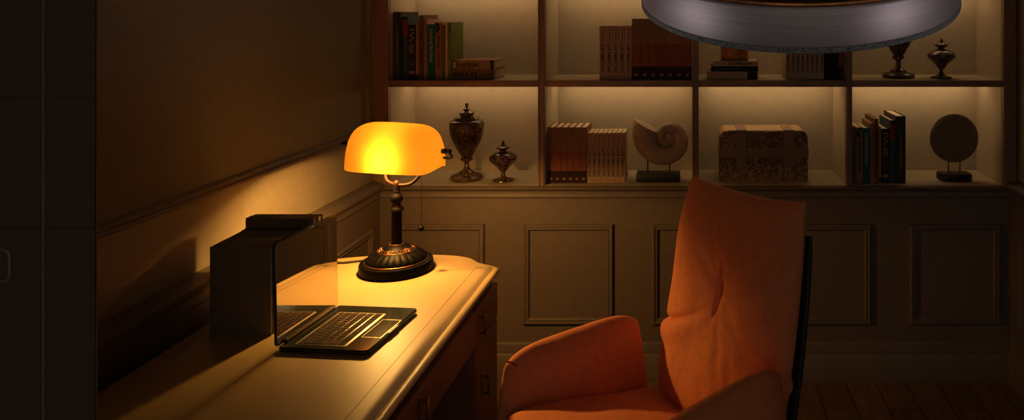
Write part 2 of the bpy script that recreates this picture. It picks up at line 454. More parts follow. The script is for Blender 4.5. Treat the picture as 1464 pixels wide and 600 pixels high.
box(bm, XE-.0775-D0.x, XE-.076-D0.x, YN-D0.y, 2.47-D0.y, DZ-.001, DZ+.0004)
fin('inlay_line', bm, M['inlay'], desk)
XD = -.664
dbox('frieze', (XL, XD-.015, YN, 2.47, .69, .729), M['desk_dark'])
dbox('pedestal', (XL, XD-.004, 2.25, 2.485, .06, .69), M['desk_dark'])
dbox('plinth', (XL+.02, XD-.03, 2.27, 2.47, 0, .06), M['desk_dark'])
dbox('pedestal', (XL, XD-.004, YN, 1.50, .06, .69), M['desk_dark'])
dbox('plinth', (XL+.02, XD-.03, YN+.02, 1.48, 0, .06), M['desk_dark'])
dbox('modesty_panel', (XL, XL+.02, 1.50, 2.25, .15, .69), M['desk_dark'])
dbox('apron', (XL+.02, XD-.012, 1.50, 2.25, .60, .69), M['desk_dark'])
def handle(parent, y, z, hz):
    bm = bmesh.new(); yy = y-D0.y; xx = XD-D0.x+.002
    for s in (-1, 1): box(bm, xx, xx+.022, yy-.006, yy+.006, z+s*hz-.004, z+s*hz+.004, bev=.001, seg=1)
    box(bm, xx+.016, xx+.023, yy-.008, yy+.008, z-hz-.006, z+hz+.006, bev=.002)
    box(bm, xx-.001, xx+.002, yy-.012, yy+.012, z-hz-.012, z+hz+.012)
    fin('handle', bm, M['brass'], parent)
d1 = dbox('drawer', (XD-.02, XD+.002, 2.253, 2.482, .588, .70), M['desk_dark'], bev=.002); handle(d1, 2.275, .645, .024)
d2 = dbox('drawer', (XD-.02, XD+.002, 1.503, 2.249, .592, .70), M['desk_dark'], bev=.002); handle(d2, 1.785, .645, .024)
d3 = dbox('drawer', (XD-.02, XD+.002, YN+.002, 1.498, .588, .70), M['desk_dark'], bev=.002)
dr = dbox('door', (XD-.02, XD+.001, 2.254, 2.482, .09, .582), M['desk_dark'], bev=.002); handle(dr, 2.31, .445, .026)
dbox('door', (XD-.02, XD+.001, YN+.002, 1.498, .09, .582), M['desk_dark'], bev=.002)

# ================================================================ DESK LAMP
lx, ly = X(567, 2.455), 2.455
lamp = empty('desk_lamp', (lx, ly, DZ))
tag(lamp, 'glowing banker desk lamp with amber glass shade and dark bronze stem on the desk', 'lamp')
bm = bmesh.new()
lathe(bm, [(0, 0), (.119, 0), (.120, .003), (.1165, .006), (.1155, .026), (.113, .031), (.104, .033), (.100, .032), (.097, .035)], 64)
fin('lamp_base', bm, M['bronze'], lamp)
def petal(r, z, a):
    k = 1 if .036 < z < .066 else 0
    return r*(1+.05*k*(abs(math.cos(11*a))**.6-.5))
bm = bmesh.new()
lathe(bm, [(.097, .034), (.096, .038), (.090, .046), (.081, .054), (.070, .061), (.060, .066), (.0575, .0675), (.053, .068), (.044, .076), (.033, .082), (.024, .085), (.021, .086)], 264, mod=petal)
fin('leaf_dome', bm, M['bronze'], lamp, smooth=60)
for R_, z_, r_ in ((.0985, .0345, .0016), (.0585, .0672, .0014), (.0225, .086, .002)):
    bm = bmesh.new(); torus(bm, R_, r_, z_); fin('copper_ring', bm, M['copper'], lamp)
# cross-shaped leaf ornament on the dome's shoulder, repeated round it
bm = bmesh.new()
for q in range(6):
    a0 = -PI/2+q*PI/3
    def onto(u, v):   # u along circumference, v up the slope
        r = .050-v*.9; z = .071+v*.55
        a = a0+u/max(r, .02)
        return Vector((r*math.cos(a), r*math.sin(a), z))
    for k in range(4):
        th = PI/4+k*PI/2
        for off_, sz in ((.0055, .0032), (.0095, .0022)):
            for da in ((-.35, .35) if off_ > .006 else (0,)):
                c = onto(off_*math.cos(th+da), off_*math.sin(th+da)*.8); ball(bm, c, sz, 1, 1, .7, 8, 6)
    for s in (-1, 1):
        for j in range(7):
            t = j/6*PI*1.3-.6
            c = onto(s*(.0165+.0045*math.cos(t)), .0045*math.sin(t)); ball(bm, c, .0013, 1, 1, 1, 6, 5)
fin('leaf_ornament', bm, M['copper'], lamp)
bm = bmesh.new()
lathe(bm, [(0, .084), (.0175, .084), (.0165, .090), (.0165, .194), (.0165, .196), (.0235, .1965), (.0235, .200), (.019, .207), (.0125, .214), (.012, .219), (.0165, .225), (.0195, .233), (.0195, .240), (.0165, .248), (.0105, .254), (.0105, .257), (.0115, .258), (.0105, .261), (.0105, .270), (0, .271)], 40)
fin('stem', bm, M['bronze'], lamp, smooth=50)
bm = bmesh.new()
lathe(bm, [(0, .262), (.0095, .263), (.0105, .275), (.0108, .284), (.0095, .291), (.004, .295), (0, .2955)], 24)
U = catmull([(-.034, .022, .355), (-.040, .022, .335), (-.0445, .018, .315), (-.040, .012, .297), (-.025, .006, .286), (0, 0, .281), (.03, -.006, .281), (.055, -.010, .289), (.075, -.014, .306), (.084, -.016, .322), (.088, -.016, .350)], 6)
tube(bm, U, .0056, 12)
fin('harp', bm, M['bronze_arm'], lamp, smooth=60)
# glass shade
shade_root = (-.004, 0, .334)
bm = bmesh.new(); SL = .158; rings = []
NXs = 61
for i in range(NXs):
    s = -math.cos(PI*i/(NXs-1)); s = max(-1, min(1, s)); x = SL*s
    a = abs(s); hz = .151*max(0, 1-a**5)**(1/(3.1 if s < 0 else 2.6))
    dp = .080*max(0, 1-a**5)**(1/2.4)+.004
    corner = .015*max(0, (a-.74)/.26)**2.2*(1 if s > 0 else .1)
    ring = []
    for k in range(33):
        t = PI*k/32
        cy, cz = math.cos(t), math.sin(t)
        y = -math.copysign(abs(cy)**.78, cy)*dp
        z = abs(cz)**.80*hz
        ring.append((x, y, z+corner*(1-min(1, z/.09))))
    rings.append(ring)
loft(bm, rings, close_u=False, cap=False)
bmesh.ops.remove_doubles(bm, verts=bm.verts, dist=1e-5)
shade = fin('lamp_shade', bm, M['shade'], lamp, loc=shade_root, rot=(0, math.radians(2.0), math.radians(-5)), smooth=80)
# end knobs, pivot arms
for s, zk in ((-1, .072), (1, .066)):
    bm = bmesh.new(); x = SL*s
    pr = [(0, x-s*.012), (.008, x-s*.012), (.0095, x), (.0095, x+s*.004), (.006, x+s*.006), (.0065, x+s*.009), (.0085, x+s*.012), (.0085, x+s*.017), (.005, x+s*.021), (0, x+s*.0215)]
    t = bmesh.new(); lathe(t, pr, 20, 'X'); bmesh.ops.translate(t, verts=t.verts, vec=(s*.011, 0, zk))
    me = bpy.data.meshes.new('t'); t.to_mesh(me); t.free(); bm.from_mesh(me); bpy.data.meshes.remove(me)
    fin('end_knob', bm, M['black'], shade, smooth=60)
bm = bmesh.new(); tube(bm, catmull([(SL+.022, 0, .062), (SL+.030, .004, .052), (SL+.027, .01, .043), (SL+.010, .014, .041), (SL-.012, .012, .042)], 6), .0042, 10)
fin('knob_bracket', bm, M['black'], shade, smooth=60)
bm = bmesh.new()
for x in (-.012,):
    ball(bm, (x, .0, .0), .020, 1.25, 1, 1, 24, 16)
bulb = fin('bulb', bm, M['bulb'], lamp, loc=(shade_root[0], -.030, .334+.033))
bm = bmesh.new(); tube(bm, [(-.034, .020, .352), (-.044, .006, .366), (-.046, -.024, .367), (-.034, -.030, .367)], .010, 14)
fin('bulb_socket', bm, M['bronze'], lamp)
bm = bmesh.new(); z = .350
while z > .150:
    ball(bm, (.0885, -.018, z), .0014, 1, 1, 1, 6, 4); z -= .0036
tube(bm, [(.0885, -.018, .350), (.0885, -.018, .148)], .0005, 5)
ch = fin('pull_chain', bm, M['bronze_arm'], lamp)
bm = bmesh.new(); ball(bm, (.0885, -.018, .141), .0088, 1, 1, 1.05)
fin('pull_ball', bm, M['bronze'], ch)
bm = bmesh.new()
pts = [(-.085, .072, .012), (-.118, .080, .006), (-.16, .070, .0042), (-.205, .055, .0042), (-.25, .062, .0042), (-.29, .10, .0042), (-.335, .13, .0042), (-.344, .14, .004)]
tube(bm, catmull(pts, 8), .0036, 10); fin('power_cord', bm, M['rubber'], lamp, smooth=80)

# ================================================================ LAPTOP
lap = empty('laptop', (-1.052, 1.852, DZ), (0, 0, math.radians(-5.0)))
tag(lap, 'open dark metal laptop with a glossy reflective screen on the desk', 'laptop')
LW, LD = .272, .245      # along local y (width), local x (depth)
def rslab(bm, x0, x1, y0, y1, z0, z1, r, bev=.0012, n=6):
    ring = []
    for cx, cy, a0 in ((x1-r, y0+r, -PI/2), (x1-r, y1-r, 0), (x0+r, y1-r, PI/2), (x0+r, y0+r, PI)):
        for k in range(n+1):
            a = a0+PI/2*k/n; ring.append((cx+r*math.cos(a), cy+r*math.sin(a), math.cos(a), math.sin(a)))
    rs = []
    for ins, z in ((bev, z0), (0, z0+bev), (0, z1-bev), (bev*.4, z1-bev*.4), (bev, z1)):
        rs.append([(x-c*ins, y-s*ins, z) for x, y, c, s in ring])
    loft(bm, rs)
bm = bmesh.new(); rslab(bm, .006, LD, 0, LW, .003, .0145, .014, .0035); fin('body', bm, M['alu'], lap, smooth=20)
bm = bmesh.new(); rslab(bm, .007, LD-.001, .001, LW-.001, .0075, .0095, .0135, .0003); fin('edge_band', bm, M['alu_edge'], lap)
for x, y in ((.03, .03), (.03, LW-.03), (LD-.03, .03), (LD-.03, LW-.03)): bx('foot_pad', (x-.008, x+.008, y-.008, y+.008, 0, .004), M['rubber'], lap, bev=.001, seg=1)
KX0, KX1, KY0, KY1 = .040, .176, .020, .222
bm = bmesh.new(); rslab(bm, KX0, KX1, KY0, KY1, .0140, .0150, .004, .0003)
kt = fin('keyboard_tray', bm, M['alu_edge'], lap); kt['label'] = 'bright metal keyboard surround'
bm = bmesh.new()
kx0, kx1, ky0, ky1 = KX0+.005, KX1-.006, KY0+.004, KY1-.004
rows = [[1.0]*14, [1.0]*13+[1.5], [1.5]+[1.0]*13, [1.75]+[1.0]*11+[1.9], [2.3]+[1.0]*10+[2.3], [1, 1, 1, 1.25, 5.2, 1.25, 1, .9, .9, .9]]
rh = [.7, 1, 1, 1, 1, 1.05]; tot = sum(rh); xc = kx0
for row, hgt in zip(rows, rh):
    x1_ = xc+(kx1-kx0)*hgt/tot; sw = sum(row); yc = ky1
    for k in row:
        y1_ = yc-(ky1-ky0)*k/sw
        box(bm, xc+.0012, x1_-.0012, y1_+.0012, yc-.0012, .0148, .0166, bev=.0006, seg=1)
        yc = y1_
    xc = x1_
fin('keyboard_keys', bm, M['key'], lap)
bm = bmesh.new()
tx0, tx1, ty0, ty1 = .186, .238, .075, .185
frame(bm, (tx0, ty0, .0146), (1, 0, 0), (0, 1, 0), (0, 0, 1), tx1-tx0, ty1-ty0, prof=[(0, 0), (0, .0003), (.0008, .0003), (.0008, 0)])
fin('trackpad', bm, M['alu_edge'], lap)
bm = bmesh.new(); box(bm, LD-.004, LD+.0006, .105, .155, .0085, .0148); fin('finger_notch', bm, M['black'], lap)
bm = bmesh.new()
for a, b in ((.030, .040), (.052, .060), (.075, .100)): box(bm, a, b, -.0006, .002, .0065, .0105)
fin('side_port', bm, M['black'], lap)
bm = bmesh.new(); tube(bm, [(.010, .030, .0165), (.010, LW-.030, .0165)], .0058, 14); fin('hinge', bm, M['hinge'], lap)
lid = empty('lid', (.006, 0, .013), (0, math.radians(-1.0), 0)); lid.parent = lap
LH = .262
def lid_slab(x0, x1, y0, y1, z0, z1, r, name, m, par):
    b = bmesh.new(); rslab(b, z0, z1, y0, y1, x0, x1, r, min(.0012, (x1-x0)*.3))
    bmesh.ops.rotate(b, verts=b.verts, cent=(0, 0, 0), matrix=Matrix(((0, 0, 1), (0, 1, 0), (1, 0, 0))))
    return fin(name, b, m, par, smooth=20)
lid_slab(-.0065, 0, 0, LW, 0, LH, .012, 'lid_shell', M['alu'], lid)
lid_slab(-.0005, .0006, .0015, LW-.0015, .0015, LH-.0015, .011, 'bezel', M['bezel'], lid)
lid_slab(.0004, .0010, .003, LW-.003, .004, LH-.004, .008, 'screen', M['mirror'], lid)

# ================================================================ BOOKS (shared builder)
def book(name, w, h, dep, cover, pages, loc, label, group, rot=(0, 0, 0), t=.0025, cat='book', flipspine=False):
    """origin at bottom centre of the spine face (local -y)"""
    bm = bmesh.new()
    box(bm, -w/2, w/2, 0, t, 0, h, bev=min(.0012, w*.1), seg=1)
    for s in (-1, 1):
        a, b = sorted((s*w/2, s*(w/2-t))); box(bm, a, b, t*.5, dep, 0, h)
    o = fin(name, bm, cover, None, loc, rot)
    tag(o, label, cat, group)
    bx('pages', (-w/2+t*.9, w/2-t*.9, t*.9, dep-.005, .003, h-.004), pages, o)
    return o
def strip_on(o, name, x0, x1, z0, z1, m, y=-.0005):
    return bx(name, (x0, x1, y, .0005, z0, z1), m, o)
def letter(o, body, cx, zc, length, height, m, mirror=False):
    bm = bmesh.new()
    add_text(bm, body, (cx, 0, zc), (0, 0, -1), (-1, 0, 0) if mirror else (1, 0, 0), length, height, -.0004)
    return fin('lettering', bm, m, o, smooth=0)
def marks(o, cx, z0, z1, width, m, k=1):
    bm = bmesh.new(); z = z0; rnd = random.Random(int(z0*1e5)+len(o.name))
    while z < z1:
        l = rnd.uniform(.5, 1.0)*width*k
        if rnd.random() > .16: box(bm, cx-width*rnd.uniform(.35, .5), cx+width*rnd.uniform(.3, .5), -.0005, .0004, z, z+l*.62)
        z += l
    return fin('lettering', bm, m, o, smooth=0)
def cover(name, c, rough=.6): return mat(name, c, rough, var=.12, vscale=60, spec=.2)
ORD = ['first', 'second', 'third', 'fourth', 'fifth', 'sixth', 'seventh', 'eighth', 'ninth', 'tenth']
def dupbook(src, loc, label):
    r = src.copy(); COL.objects.link(r); r.location = loc; r['label'] = label
    for ch in src.children:
        c = ch.copy(); COL.objects.link(c); c.parent = r
        c.matrix_parent_inverse = ch.matrix_parent_inverse.copy()
    return r
DB = 3.262; PM = F/DB      # spine plane of shelf books, px per metre there
ZLO, ZUP = ZS+.0006, ZU1+.0006

# mixed row, upper left niche; mirrored row, lower right niche.   (px0, px1, top px, colour, details)
MIX = [('a', 562.2, 573, 17, (.030, .028, .018)), ('b', 575.7, 583, 24, (.03, .05, .055)), ('c', 583.2, 594, 36, (.016, .018, .016)),
       ('d', 594.3, 598.8, 32, (.26, .15, .055)), ('e', 599.2, 605, 21.5, (.11, .055, .03)), ('f', 605.4, 610.6, 28, (.26, .12, .075)),
       ('g', 611, 621, 35, (.008, .10, .105)), ('h', 621.5, 632, 32, (.22, .12, .045)), ('i', 632.3, 636.2, 36, (.14, .07, .055)),
       ('j', 636.4, 639.8, 36, (.42, .31, .22)), ('k', 640.2, 645, 32, (.10, .12, .025))]
LAB = {'a': 'tall dark green-black book with gilt leaf ornament', 'b': 'slate blue book with a red top band', 'c': 'black book with patterned spine',
       'd': 'thin tan book', 'e': 'tall dark brown book with black title', 'f': 'pinkish brown book with faded title', 'g': 'teal book titled in pale script',
       'h': 'ochre cookbook with dark floral head', 'i': 'narrow maroon-lettered brown book', 'j': 'thin cream book', 'k': 'olive green hardback'}
CM = {k: cover('cloth_'+k, [q*1.5 for q in c]) for k, _, _, _, c in MIX}
RED = cover('red_cloth', (.28, .035, .02))
WIDEDEP = {'a': .21, 'b': .19, 'c': .17, 'd': .16, 'e': .19, 'f': .17, 'g': .17, 'h': .17, 'i': .16, 'j': .15, 'k': .17}
def dress(o, k, wd, h, mir):
    s = -1 if mir else 1
    if k == 'a':
        bm = bmesh.new()
        for t in range(9):
            zc = h*(.25+.055*t); ball(bm, (0, 0, zc), .004, .55+.35*math.sin(t*.8)**2, .12, 2.0, 8, 6)
        tube(bm, [(0, -.0003, h*.1), (0, -.0003, h*.85)], .0008, 5)
        fin('gilt_pattern', bm, M['gilt'], o)
    if k == 'b':
        strip_on(o, 'red_band', -wd/2, wd/2, h*.68, h*.985, RED)
        strip_on(o, 'teal_head', -wd/2, wd/2, h*.95, h, CM['c'], -.0008)
    if k == 'c':
        bm = bmesh.new()
        for a, b in ((.10, .16), (.90, .93)): box(bm, -wd*.35, wd*.35, -.0004, .0004, h*a, h*b)
        for q in range(3): box(bm, -wd*.3+q*wd*.22, -wd*.3+q*wd*.22+wd*.1, -.0004, .0004, h*.48, h*.66)
        ring = [(wd*.3*math.cos(2*PI*i/20), -.0004, h*.32+wd*.36*math.sin(2*PI*i/20)) for i in range(21)]; tube(bm, ring, .0011, 5)
        for q in range(4): ball(bm, ((q % 2-.5)*wd*.3, 0, h*(.72+.045*q)), wd*.16, 1, .1, 1.2, 8, 5)
        fin('gilt_pattern', bm, M['gilt'], o)
    if k == 'd': strip_on(o, 'spine_band', -wd/2, wd/2, h*.02, h*.08, M['ink'])
    if k == 'e': marks(o, 0, h*.22, h*.80, wd*.5, M['ink'])
    if k == 'f': marks(o, 0, h*.16, h*.86, wd*.5, CM['e'])
    if k == 'g':
        letter(o, 'Anything But Silent', 0, h*.62, h*.60, wd*.62, M['pale_ink'], mir)
        marks(o, 0, h*.08, h*.26, wd*.3, CM['c'])
    if k == 'h':
        bm = bmesh.new()
        for q in range(7): ball(bm, (random.uniform(-.32, .32)*wd, 0, h*(.84+.022*q)), wd*.16, 1, .08, 1.2, 8, 5)
        fin('floral_head', bm, M['ink'], o)
        letter(o, 'Heritage Cookbook', 0, h*.48, h*.56, wd*.60, M['ink'], mir)
        marks(o, 0, h*.05, h*.15, wd*.5, CM['d'])
    if k == 'i': marks(o, 0, h*.2, h*.78, wd*.45, CM['e'])
    if k == 'k': strip_on(o, 'gilt_line', -wd*.3, wd*.3, h*.25, h*.33, M['gilt'])
for k, p0, p1, top, c in MIX:
    wd = (p1-p0)/PM-.0006; h = Z(top, DB)-ZUP; dep = WIDEDEP[k]
    o = book('book', wd, h, dep, CM[k], M['page'], (X((p0+p1)/2, DB), DB, ZUP), LAB[k]+' standing in the upper left niche', 'mixed books in the upper left niche')
    dress(o, k, wd, h, False)
MIX2 = [('i', 1219.2, 1223.6, 180), ('h', 1224, 1233.8, 181), ('g', 1234, 1244, 182), ('f', 1244.3, 1250.2, 175), ('e', 1250.6, 1256, 169), ('d', 1256.3, 1260, 180),
        ('c', 1260.3, 1272, 183), ('b', 1272.4, 1280.2, 171), ('a', 1280.8, 1295, 165)]
for k, p0, p1, top in MIX2:
    wd = (p1-p0)/PM-.0006; h = Z(top+1, DB)-ZLO; dep = WIDEDEP[k]
    o = book('book', wd, h, dep, CM[k], M['page'], (X((p0+p1)/2, DB), DB, ZLO), LAB[k]+' standing in the lower right niche', 'mixed books in the lower right niche')
    dress(o, k, wd, h, True)
# two books lying beside the upper left row
def lying(px0, px1, top, bot, zb, dep, m, label, group, pages=None, dy=0):
    ln = (px1-px0)/PM; th = (bot-top)/PM
    o = book('book', th, ln, dep, m, pages or M['page'], (X(px1, DB), DB+dy, zb+th/2), label, group, rot=(0, -PI/2, 0))
    # local x -> +z, local z -> -x  : spine text runs +x
    return o, ln, th
PINK = cover('pinkish_cover', (.33, .19, .12)); TAUPE = cover('taupe_cover', (.15, .095, .07))
g = 'books lying in the upper left niche'
o, ln, th = lying(645.5, 707.6, 99.5, 114, ZUP, .17, TAUPE, 'taupe book lying flat at the bottom of the pair in the upper left niche', g); zt = ZUP+th
marks(o, 0, ln*.42, ln*.95, th*.5, M['ink'], .5); marks(o, 0, ln*.04, ln*.30, th*.3, M['ink'], .6)
o, ln, th = lying(646, 706.5, 86.5, 99.4, zt+.0003, .18, PINK, 'pinkish book with black end band lying flat on the taupe book', g)
letter(o, 'Access Database', .002, ln*.62, ln*.5, th*.55, M['ink']); marks(o, -th*.36, ln*.48, ln*.86, th*.14, M['ink'])
strip_on(o, 'black_band', -th/2, th/2, ln*.02, ln*.09, M['ink']); strip_on(o, 'picture_band', -th/2, th/2, ln*.875, ln*.995, CM['b'])
strip_on(o, 'picture', -th*.35, th*.35, ln*.90, ln*.97, M['pale_ink'], -.0008)

# THE AMERICANS and rust-red series
TAN = cover('tan_spine', (.48, .32, .21)); TAN2 = cover('pale_spine', (.48, .35, .24)); RUST = cover('rust_spine', (.27, .085, .034)); RUSTD = cover('deep_rust', (.03, .010, .006)); RUSTT = cover('rust_title', (.30, .16, .095))
BLK = cover('black_spine', (.010, .009, .008))
def american(wd, h, loc, label, group, m, mirror=True):
    o = book('book', wd, h, .15, m, M['page'], loc, label, group)
    letter(o, 'THE AMERICANS', 0, h*.40, h*.54, wd*.56, M['ink'], mirror)
    marks(o, wd*.05, h*.68, h*.95, wd*.2, M['ink'])
    strip_on(o, 'foot_line', -wd*.35, wd*.35, h*.05, h*.056, M['ink'])
    return o
def rust(wd, h, loc, label, group):
    o = book('book', wd, h, .16, RUST, M['page'], loc, label, group)
    strip_on(o, 'title_panel', -wd*.49, wd*.49, h*.58, h*.985, RUSTT)
    strip_on(o, 'foot_band', -wd*.5, wd*.5, h*.005, h*.215, RUSTD)
    marks(o, 0, h*.68, h*.95, wd*.3, RUST); marks(o, wd*.22, h*.60, h*.66, wd*.14, M['ink'])
    bm = bmesh.new(); ball(bm, (0, 0, h*.075), wd*.24, 1, .06, .75, 12, 6); ball(bm, (-wd*.1, 0, h*.075+wd*.08), wd*.14, 1, .06, 1, 10, 6); ball(bm, (wd*.1, 0, h*.075+wd*.08), wd*.14, 1, .06, 1, 10, 6)
    bmesh.ops.translate(bm, verts=bm.verts, vec=(0, -.0006, 0)); fin('emblem', bm, RUSTT, o)
    return o
def series(fn, n, p0, pitch, top, zb, tpl, group, d=DB, **k):
    wd = pitch*d/F-.0005; h = Z(top, d)-zb; src = None
    for i in range(n):
        loc = (X(p0+pitch*(i+.5), d), d, zb)
        lab = tpl % (('rightmost' if i == n-1 else 'leftmost' if i == 0 else ORD[i]+' from left'))
        if src is None: src = fn(wd, h, loc, lab, group, **k)
        else: dupbook(src, loc, lab)
series(american, 5, 857, 9.2, 37, ZUP, 'slim tan book with black capitals, %s of the five on the upper shelf', 'five tan books on the upper shelf', m=TAN)
series(rust, 7, 903.3, 12.25, 27, ZUP, 'tall rust-red book, %s of the seven on the upper shelf', 'seven rust-red books on the upper shelf')
series(rust, 6, 783, 9.3, 182, ZLO, 'rust-red book with dark foot, %s of the six on the lower shelf', 'six rust-red books on the lower shelf')
series(american, 8, 839.5, 6.75, 190, ZLO, 'slim tan book with black capitals, %s of the eight on the lower shelf', 'eight tan books on the lower shelf', m=TAN)
def american3(wd, h, loc, label, group):
    o = book('book', wd, h, .15, TAN2, M['page'], loc, label, group)
    letter(o, 'AMERICANS', wd*.05, h*.31, h*.36, wd*.50, M['ink'], False); letter(o, 'THE', wd*.05, h*.58, h*.12, wd*.5, M['ink'], False)
    return o
series(american3, 8, 1123.2, 6.85, 38, ZUP, 'pale book with black capitals, %s of the eight beneath the hanging metal ring', 'eight pale books beneath the hanging ring')
def black3(wd, h, loc, label, group):
    o = book('book', wd, h, .15, BLK, M['page'], loc, label, group); marks(o, 0, h*.45, h*.85, wd*.3, M['folder_grey']); return o
series(black3, 3, 1178.3, 6.7, 36, ZUP, 'plain black book, %s of the three beside the pale books', 'three black books on the upper shelf')
rust(7.2/PM, Z(28, DB)-ZUP, (X(1202.4, DB), DB, ZUP), 'single rust-red book between the black books and the divider', 'rust-red books')
g = 'books stacked under the orange pot'
o, ln, th = lying(1011, 1084, 102.6, 114, ZUP, .17, TAN2, 'widest grey-tan book at the bottom of the stack under the orange pot', g); zt = ZUP+th
strip_on(o, 'foot_band', -th/2, th/2, ln*.02, ln*.21, RUSTD); strip_on(o, 'title_panel', -th*.3, th*.3, ln*.62, ln*.92, TAN)
o, ln, th = lying(1017, 1084, 95, 102.4, zt+.0003, .17, BLK, 'black book in the middle of the stack under the orange pot', g); zt += th+.0003
marks(o, 0, ln*.40, ln*.92, th*.22, M['folder_grey'])
o, ln, th = lying(1019, 1084, 87.5, 94.8, zt+.0003, .16, TAN2, 'pale book on top of the stack of three, directly under the orange pot', g); zt += th+.0003
bm = bmesh.new(); add_text(bm, 'THE AMERICANS', (0, 0, ln*.40), (0, 0, -1), (-1, 0, 0), ln*.52, th*.5, -.0004); fin('lettering', bm, M['ink'], o, smooth=0)
marks(o, 0, ln*.72, ln*.94, th*.22, M['ink'])
ORANGE = mat('orange_glaze', (.42, .13, .02), .4, var=.1)
bm = bmesh.new(); rr_ = 20.3/PM
lathe(bm, [(0, .006), (rr_*.985, .006), (rr_, .010), (rr_, .125), (rr_*.97, .130), (rr_*.9, .130), (rr_*.88, .124), (rr_*.88, .02), (0, .018)], 48)
pot = fin('round_pot', bm, ORANGE, None, (X(1051.5, DB), DB+.072, zt+.0003)); tag(pot, 'round orange pot standing on a stack of three books', 'pot')
bm = bmesh.new(); lathe(bm, [(0, 0), (rr_*.99, 0), (rr_*1.005, .002), (rr_*1.005, .009), (rr_*.99, .010)], 48); fin('foot_ring', bm, CM['e'], pot)

# ================================================================ URNS
def prof_px(rows, scale, d):
    k = d/F/scale; zb = rows[-1][0]
    return [(r*k, (zb-y)*k) for y, r in reversed(rows)]
BIG_BODY = [(138, 88), (142, 104), (150, 112), (170, 117), (220, 113), (280, 95), (330, 70), (370, 48), (393, 33), (397, 40), (412, 41), (418, 30), (424, 22), (430, 16), (460, 17), (480, 28), (490, 48), (497, 55), (506, 57), (510, 85), (516, 103), (526, 111), (538, 108), (545, 100), (546, 0)]
BIG_LID = [(24, 0), (25, 11), (34, 13), (45, 8), (57, 9), (61, 20), (69, 24), (74, 13), (79, 36), (86, 48), (98, 50), (108, 44), (114, 46), (119, 80), (130, 87), (138, 90), (139, 0)]
SM_BODY = [(360, 44), (366, 58), (376, 76), (392, 93), (408, 94), (426, 82), (448, 57), (465, 38), (471, 37), (477, 30), (484, 29), (490, 19), (500, 12), (515, 14), (530, 22), (540, 42), (547, 70), (554, 72), (556, 0)]
SM_LID = [(279, 0), (281, 3), (292, 8), (310, 15), (321, 26), (327, 44), (333, 46), (339, 36), (347, 20), (355, 22), (360, 30), (361, 0)]
def urn(loc, d, body, lid, base, label, group, scale=4.8):
    k = d/F/scale
    bm = bmesh.new(); lathe(bm, [(r*k, (base-y)*k) for y, r in reversed(body)], 40)
    o = fin('urn', bm, M['marble'], None, loc, smooth=35); tag(o, label, 'urn', group)
    bm = bmesh.new(); lathe(bm, [(r*k, (base-y)*k) for y, r in reversed(lid)], 40)
    fin('lid', bm, M['marble'], o, smooth=35)
    return o
dU = 3.335
urn((X(667.3, dU), dU, ZLO), dU, BIG_BODY, BIG_LID, 546, 'tall lidded brown marble urn behind the desk lamp, lower left niche', 'tall marble urns')
dU2 = 3.31
urn((X(719.4, dU2), dU2, ZLO), dU2, SM_BODY, SM_LID, 556, 'small squat lidded marble urn in the lower left niche', 'small marble urns')
urn((X(1286, dU), dU+.02, ZUP), dU, BIG_BODY, BIG_LID, 546, 'tall brown marble urn half hidden by the hanging metal ring', 'tall marble urns')
urn((X(1345.8, dU), dU, ZUP), dU, SM_BODY, SM_LID, 556, 'small squat lidded marble urn at the right end of the upper shelf', 'small marble urns')

# ================================================================ NAUTILUS SCULPTURE
dN = 3.32; kN = dN/F
nz = Z(197, dN); nx = X(954.7, dN)
st = empty('shell_sculpture', (X(941.5, dN), dN, ZLO)); tag(st, 'carved brown nautilus shell mounted on a black block', 'sculpture')
S0 = Vector((X(941.5, dN), dN, ZLO))
bw = 30.8*kN; bz0, bz1 = 0, .034
bx('plinth', (-bw, bw, -.045, .045, 0, .034), M['black'], st, bev=.001)
for px in (926, 957.5):
    bm = bmesh.new(); x = X(px, dN)-S0.x; tube(bm, [(x, 0, .03), (x, 0, .10)], .0028, 10); fin('support_rod', bm, M['black'], st)
bm = bmesh.new(); rings = []; k = math.log(3)/(2*PI); N_ = 760
for i in range(N_+1):
    t = -math.radians(30)+i/N_*2*PI*3.1          # 0 at the left, running down/counter-clockwise on screen
    R = 50*math.exp(-k*t)*kN
    a = PI+t
    dirv = Vector((math.cos(a), 0, math.sin(a)))
    cc = dirv*R*.655; hw = R*.345; rib = 1+.016*math.cos(t*62)
    if i < 3: hw *= (.96+.013*i)
    rings.append([cc+dirv*math.cos(2*PI*j/22)*hw*rib+Vector((0, 1, 0))*math.sin(2*PI*j/22)*hw*1.05*rib for j in range(22)])
loft(bm, rings, cap=True)
fin('nautilus', bm, M['shell_stone'], st, loc=(nx-S0.x, 0, nz-S0.z), smooth=60)

# ================================================================ WOVEN DISC
dD = 3.33; kD = dD/F
ds = empty('disc_sculpture', (X(1364, dD), dD, ZLO)); tag(ds, 'round coiled fibre disc on two rods and a black base', 'sculpture')
bm = bmesh.new(); hw = 22.5*kD
ring = [(-hw, -.03), (-hw+.012, -.042), (hw-.012, -.042), (hw, -.03), (hw, .03), (hw-.012, .042), (-hw+.012, .042), (-hw, .03)]
loft(bm, [[(x, y, z) for x, y in ring] for z in (0, .026)]+[[(x*.96, y*.94, .031) for x, y in ring]])
fin('plinth', bm, M['black'], ds)
for px in (1356, 1372.5):
    bm = bmesh.new(); x = X(px, dD)-X(1364, dD); tube(bm, [(x, 0, .028), (x, 0, .105)], .0025, 10); fin('support_rod', bm, M['black'], ds)
bm = bmesh.new(); RD = 34.8*kD
lathe(bm, [(0, -.017), (RD*.3, -.0165), (RD*.7, -.014), (RD*.93, -.009), (RD, 0), (RD*.93, .009), (RD*.7, .014), (0, .017)], 64, 'Y')
fin('coiled_disc', bm, M['coil'], ds, loc=(0, 0, Z(197.5, dD)-ZLO), smooth=60)

